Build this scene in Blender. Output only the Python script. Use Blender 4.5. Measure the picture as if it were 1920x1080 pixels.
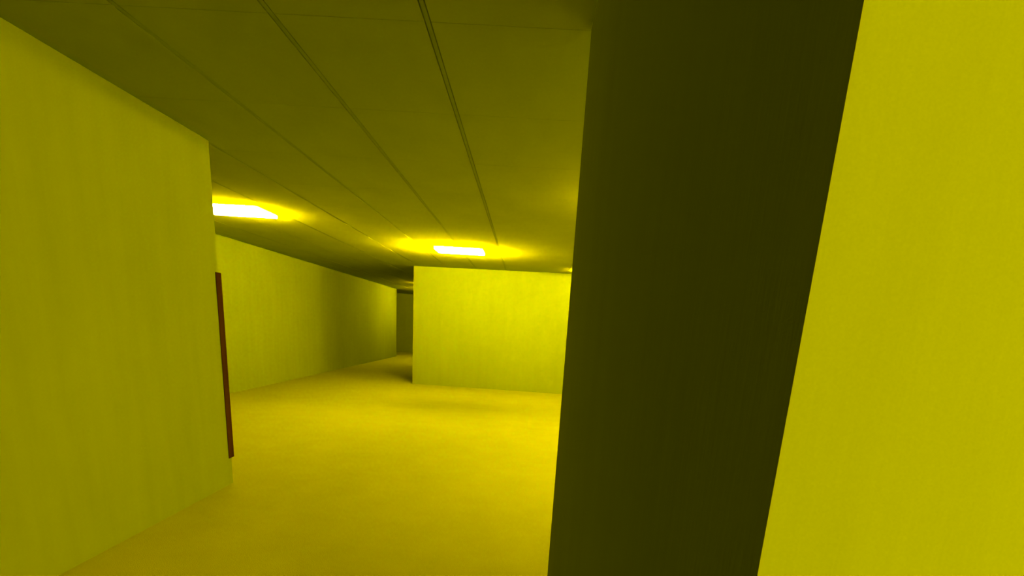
import bpy, bmesh, math
from mathutils import Matrix, Vector

# ------------------------------------------------------------------ scene
sc = bpy.context.scene
C = sc.collection
for o in list(bpy.data.objects):
    bpy.data.objects.remove(o)

# ------------------------------------------------------------------ camera
U = 1.5                       # eye height in metres (the plan below is measured in it)
ROT = Matrix(((0.998067269575617, -0.061502237002966365, 0.008899451977714464),
              (0.02300248837356163, 0.23259443277900602, -0.9723017614757451),
              (0.05772877038788244, 0.9706272738203081, 0.23355959493384074)))
cd = bpy.data.cameras.new('camera')
cam = bpy.data.objects.new('camera', cd)
C.objects.link(cam)
cam.matrix_world = Matrix.Translation((0, 0, U)) @ ROT.to_4x4()
cd.sensor_width = 36.0
cd.lens = 960.0 / 1920.0 * 36.0
cd.shift_y = (844.535 - 540.0) / 1920.0
cd.clip_start = 0.02
sc.camera = cam

# ------------------------------------------------------------------ world, exposure
w = bpy.data.worlds.new('world')
sc.world = w
w.use_nodes = True
w.node_tree.nodes['Background'].inputs[0].default_value = (0, 0, 0, 1)
w.node_tree.nodes['Background'].inputs[1].default_value = 0.0
sc.view_settings.view_transform = 'Standard'
sc.view_settings.look = 'None'
sc.view_settings.gamma = 1.0
sc.view_settings.use_curve_mapping = False
sc.view_settings.exposure = 0.46
sc.cycles.max_bounces = 10
sc.cycles.diffuse_bounces = 8

# ------------------------------------------------------------------ plan (metres, camera over the origin, corridor runs along +Y)
HC = 1.8419 * U               # ceiling height
XL, YL = -1.682 * U, 2.898 * U          # near left wall: face and free end
XFL = -3.5916 * U             # far left wall face
XD = 0.140 * U                # dark wall on the right: face
YD0, YD1 = 1.913 * 0.140 * U, 12.23 * 0.140 * U
XB, YB = -1.7801 * U, 8.4155 * U        # block at the far end: front left corner
SB = -0.0694
XE = 6.9                      # outer right wall
YE = 17.0 * U                 # end wall
YFL = 14.75 * U               # the far left wall stops here, the hall opens to the left
XO = -5.6 * U                 # outer left wall of that opening
YN = -4.2                     # wall behind the camera

# ------------------------------------------------------------------ materials
def new_mat(name):
    m = bpy.data.materials.new(name)
    m.use_nodes = True
    nt = m.node_tree
    return m, nt, nt.nodes['Principled BSDF']

def mottled(name, col, amt, scale, stretch, bump, rough=0.9, fine=None):
    """paint or cloth with an uneven tone: noise in world space, stretched along z"""
    m, nt, b = new_mat(name)
    N, L = nt.nodes, nt.links
    geo = N.new('ShaderNodeNewGeometry')      # world position: the tone runs on from board to board
    mp = N.new('ShaderNodeMapping')
    mp.inputs['Scale'].default_value = stretch
    L.new(geo.outputs['Position'], mp.inputs['Vector'])
    n1 = N.new('ShaderNodeTexNoise')
    n1.inputs['Scale'].default_value = scale
    n1.inputs['Detail'].default_value = 6
    n1.inputs['Roughness'].default_value = 0.6
    L.new(mp.outputs['Vector'], n1.inputs['Vector'])
    n2 = N.new('ShaderNodeTexNoise')
    n2.inputs['Scale'].default_value = scale * 0.12
    n2.inputs['Detail'].default_value = 3
    L.new(geo.outputs['Position'], n2.inputs['Vector'])
    ad = N.new('ShaderNodeMath'); ad.operation = 'ADD'
    L.new(n1.outputs['Fac'], ad.inputs[0]); L.new(n2.outputs['Fac'], ad.inputs[1])
    mr = N.new('ShaderNodeMapRange')
    mr.inputs['From Min'].default_value = 0.6
    mr.inputs['From Max'].default_value = 1.4
    mr.inputs['To Min'].default_value = 1 - amt
    mr.inputs['To Max'].default_value = 1 + amt
    L.new(ad.outputs[0], mr.inputs['Value'])
    vm = N.new('ShaderNodeVectorMath'); vm.operation = 'SCALE'
    vm.inputs[0].default_value = col
    L.new(mr.outputs[0], vm.inputs['Scale'])
    L.new(vm.outputs[0], b.inputs['Base Color'])
    b.inputs['Roughness'].default_value = rough
    b.inputs['Specular IOR Level'].default_value = 0.0
    bp = N.new('ShaderNodeBump')
    bp.inputs['Strength'].default_value = bump
    bp.inputs['Distance'].default_value = 0.01
    if fine:
        n3 = N.new('ShaderNodeTexNoise'); n3.inputs['Scale'].default_value = fine
        L.new(geo.outputs['Position'], n3.inputs['Vector'])
        L.new(n3.outputs['Fac'], bp.inputs['Height'])
    else:
        L.new(n1.outputs['Fac'], bp.inputs['Height'])
    L.new(bp.outputs['Normal'], b.inputs['Normal'])
    return m

M_WALL = mottled('yellow_wallpaper', (0.041, 0.055, 0.0), 0.075, 8.0, (1.0, 1.0, 0.12), 0.25)
M_FLOOR = mottled('yellow_carpet', (0.060, 0.069, 0.0), 0.08, 3.0, (1, 1, 1), 0.30, 1.0, fine=160)
M_CEIL = mottled('ceiling_board', (0.235, 0.27, 0.0), 0.10, 2.5, (1, 0.6, 1), 0.12)
M_BAR = mottled('ceiling_bar_paint', (0.22, 0.255, 0.0), 0.05, 6.0, (1, 1, 1), 0.05)
M_VOID = mottled('ceiling_void', (0.03, 0.03, 0.0), 0.05, 6.0, (1, 1, 1), 0.05)
M_RED = mottled('red_brown_paint', (0.0095, 0.0042, 0.0), 0.25, 14.0, (1, 1, 0.2), 0.2, 0.7)

m, nt, b = new_mat('lamp_housing')
b.inputs['Base Color'].default_value = (0.5, 0.5, 0.42, 1)
b.inputs['Roughness'].default_value = 0.6
M_HOUSE = m

def emit(name, col, s):
    m, nt, b = new_mat(name)
    b.inputs['Base Color'].default_value = (0.8, 0.8, 0.75, 1)
    b.inputs['Emission Color'].default_value = (*col, 1)
    b.inputs['Emission Strength'].default_value = s
    return m

# ------------------------------------------------------------------ mesh helpers
def obj(name, bm, mat, parent=None, bevel=0.0):
    me = bpy.data.meshes.new(name)
    if bevel:
        bmesh.ops.bevel(bm, geom=bm.edges[:], offset=bevel, segments=2, affect='EDGES')
    bmesh.ops.recalc_face_normals(bm, faces=bm.faces[:])
    bm.to_mesh(me); bm.free()
    me.materials.append(mat)
    o = bpy.data.objects.new(name, me)
    C.objects.link(o)
    if parent:
        o.parent = parent
    return o

def box(x0, x1, y0, y1, z0, z1, bm=None):
    bm = bm or bmesh.new()
    return prism([(x0, y0), (x1, y0), (x1, y1), (x0, y1)], z0, z1, bm)

def prism(pts, z0, z1, bm=None):
    bm = bm or bmesh.new()
    a = [bm.verts.new((x, y, z0)) for x, y in pts]
    c = [bm.verts.new((x, y, z1)) for x, y in pts]
    n = len(pts)
    bm.faces.new(a); bm.faces.new(c)
    for i in range(n):
        bm.faces.new((a[i], a[(i + 1) % n], c[(i + 1) % n], c[i]))
    return bm

def struct(name, bm, mat, label, cat, bevel=0.0):
    o = obj(name, bm, mat, None, bevel)
    o['kind'] = 'structure'; o['label'] = label; o['category'] = cat
    return o

# ------------------------------------------------------------------ structure
T = 0.2
TOP = HC + 0.05               # walls run up past the ceiling boards into the void
struct('floor', box(XO - T, XE + T, YN - T, YE + T, -0.15, 0.0), M_FLOOR,
       'mustard yellow carpet floor running the whole length of the corridor', 'floor')
struct('wall_left', box(XL - T, XL, YN, YL, 0, TOP), M_WALL,
       'long yellow wall on the left with a free end and red-brown edge strip', 'wall')
struct('wall_right', box(XD, 3.1, YD0, YD1, 0, TOP), M_WALL,
       'thick wall close by on the right, unlit dark side and bright yellow front', 'wall')
struct('wall_far_left', box(XFL - T, XFL, YN - T, YFL, 0, TOP), M_WALL,
       'yellow wall beyond the red-brown strip, fading into dimness down the corridor', 'wall')
XBR = 4.3
struct('wall_far', prism([(XB, YB), (XBR, YB + SB * (XBR - XB)), (XBR, YE), (XB, YE)], 0, TOP), M_WALL,
       'bright yellow block of wall facing the viewer at the far end', 'wall')
struct('wall_end', box(XO, XE, YE, YE + T, 0, TOP), M_WALL,
       'dark brownish end wall in the narrow gap left of the bright block', 'wall')
struct('wall_outer_left', prism([(XO - T, YFL - T), (XFL - T, YFL - T), (XFL - T, YFL), (XO, YFL), (XO, YE + T), (XO - T, YE + T)], 0, TOP), M_WALL,
       'yellow wall closing the dim opening beyond the far left wall', 'wall')
struct('wall_outer_right', box(XE, XE + T, YN - T, YE + T, 0, TOP), M_WALL,
       'plain yellow outer wall closing the hall on the right', 'wall')
struct('wall_back', box(XFL, XE, YN - T, YN, 0, TOP), M_WALL,
       'plain yellow wall behind the viewer', 'wall')

# ceiling: a slab with boards hung under it, bars between the rows of boards
ceil = struct('ceiling', box(XO - T, XE + T, YN - T, YE + T, HC + 0.05, HC + 0.2), M_VOID,
              'dim olive ceiling of long boards with dark double joints', 'ceiling')
PX, PY = 0.456 * U, 0.99      # board pitch
SX0 = -1.2442 * U             # a joint line
SY0 = 1.72 * U                # a cross joint
BAR, GAP, CG = 0.020, 0.005, 0.0025
Y_FAR = 12.0
j0 = math.floor((YN - SY0) / PY)
j1 = int((Y_FAR - SY0) // PY)
# joint lines from wall to wall; the board over the near end of the right wall is a double one
lines = [SX0 + i * PX for i in range(-40, 40) if i != 3]
lines = [XFL] + [x for x in lines if XFL + 0.1 < x < XE - 0.1] + [XE]
shared = {}
def board(x0, x1, y0, y1):
    key = (round(x1 - x0, 4), round(y1 - y0, 4))
    if key not in shared:
        bm = box(0, x1 - x0, 0, y1 - y0, 0, 0.03)
        bmesh.ops.recalc_face_normals(bm, faces=bm.faces[:])
        me = bpy.data.meshes.new('ceiling_panel')
        bm.to_mesh(me); bm.free(); me.materials.append(M_CEIL)
        shared[key] = me
    p = bpy.data.objects.new('ceiling_panel', shared[key])
    C.objects.link(p)
    p.location = (x0, y0, HC)
    p.parent = ceil
for n in range(len(lines) - 1):
    xa = lines[n] + (BAR / 2 + GAP if n else 0.0)
    xb = lines[n + 1] - (BAR / 2 + GAP if n < len(lines) - 2 else 0.0)
    for j in range(j0, j1):
        board(xa, xb, max(SY0 + j * PY, YN) + CG / 2, SY0 + (j + 1) * PY - CG / 2)
    # beyond: one long board, too far away to tell the cross joints apart
    board(xa, xb, SY0 + j1 * PY + CG / 2, YE)
    if n:
        obj('ceiling_bar', box(lines[n] - BAR / 2, lines[n] + BAR / 2, YN, YE, HC + 0.001, HC + 0.03), M_BAR, ceil)
board(XO, XFL - 0.004, YFL, YE)

# ------------------------------------------------------------------ ceiling lights
LW, LD, LT = 0.545 * U, 0.36 * U, 0.030
GLOW = {}
def glow(strength):
    col = (1.0, 0.66, 0.40)
    if strength not in GLOW:
        GLOW[strength] = emit('diffuser_glow', col, strength)
    return GLOW[strength]

def lamp(cx, cy, base, rim, label):
    e = bpy.data.objects.new('ceiling_light', None)
    C.objects.link(e)
    e.location = (cx, cy, HC)
    e['label'] = label; e['category'] = 'ceiling light'; e['group'] = 'ceiling light panels'
    # shallow tray against the boards, a tray-shaped diffuser below it: rim glow boosted to throw light onto walls and ceiling, weaker flat base
    obj('housing', box(-LW / 2 + 0.02, LW / 2 - 0.02, -LD / 2 + 0.02, LD / 2 - 0.02, -0.008, -0.002), M_HOUSE, e)
    obj('diffuser', box(-LW / 2, LW / 2, -LD / 2, LD / 2, -0.012 - LT, -0.008 - LT), glow(base), e)
    bm = bmesh.new()
    t = 0.01
    for x0, x1, y0, y1 in ((-LW / 2, LW / 2, -LD / 2, -LD / 2 + t), (-LW / 2, LW / 2, LD / 2 - t, LD / 2),
                           (-LW / 2, -LW / 2 + t, -LD / 2 + t, LD / 2 - t), (LW / 2 - t, LW / 2, -LD / 2 + t, LD / 2 - t)):
        box(x0, x1, y0, y1, -0.008 - LT, -0.008, bm)
    obj('diffuser_rim', bm, glow(rim), e)
    return e
LAMPS = [   # x, y, glow of the base, glow of the rim
    (-2.515, 4.66, 54, 1900, 'glowing white ceiling light panel partly hidden by the end of the left wall'),
    (-0.80, 6.32, 130, 10488, 'glowing white ceiling light panel in front of the bright far block'),
    (0.945, 7.70, 38, 207, 'ceiling light panel hidden behind the dark wall, beside the far block'),
    (-2.25, 14.0, 110, 4140, 'ceiling light panel in the passage beside the far block'),
    (1.0, 3.6, 248, 1932, 'ceiling light panel hidden behind the dark wall, across from the left wall'),
    (1.35, -1.35, 1080, 5244, 'ceiling light panel behind the viewer, lighting the front of the right wall'),
    (2.75, 6.2, 43, 11600, 'added fill light panel, unseen on the right, farther of two'),  # added fill, brightens the left walls without reaching the dark face
    (2.75, 4.4, 43, 8556, 'added fill light panel, unseen on the right, nearer of two'),  # second half of the added fill, shares its strength along a row
    (-2.08, 12.1, 30, 1000, 'added fill light panel, unseen against the side of the far block'),  # added out of view to lift the dim far corridor
]
for lx, ly, base, rim, label in LAMPS:
    lamp(lx * U, ly * U, base, rim, label)

# ------------------------------------------------------------------ strip on the free end of the left wall
zb, zt = (1 - 0.844) * U, (1 + 0.197) * U
g = 0.004
prof = [(XL - 0.05, YL), (XL, YL), (XL, YL - 0.040), (XL + g, YL - 0.040), (XL + g, YL + 0.040), (XL - 0.05, YL + 0.040)]
strip = obj('corner_guard', prism(prof, zb, zt), M_RED, None, 0.0015)
strip['label'] = 'thin dark red-brown strip up the free end of the left wall'
strip['category'] = 'corner guard'
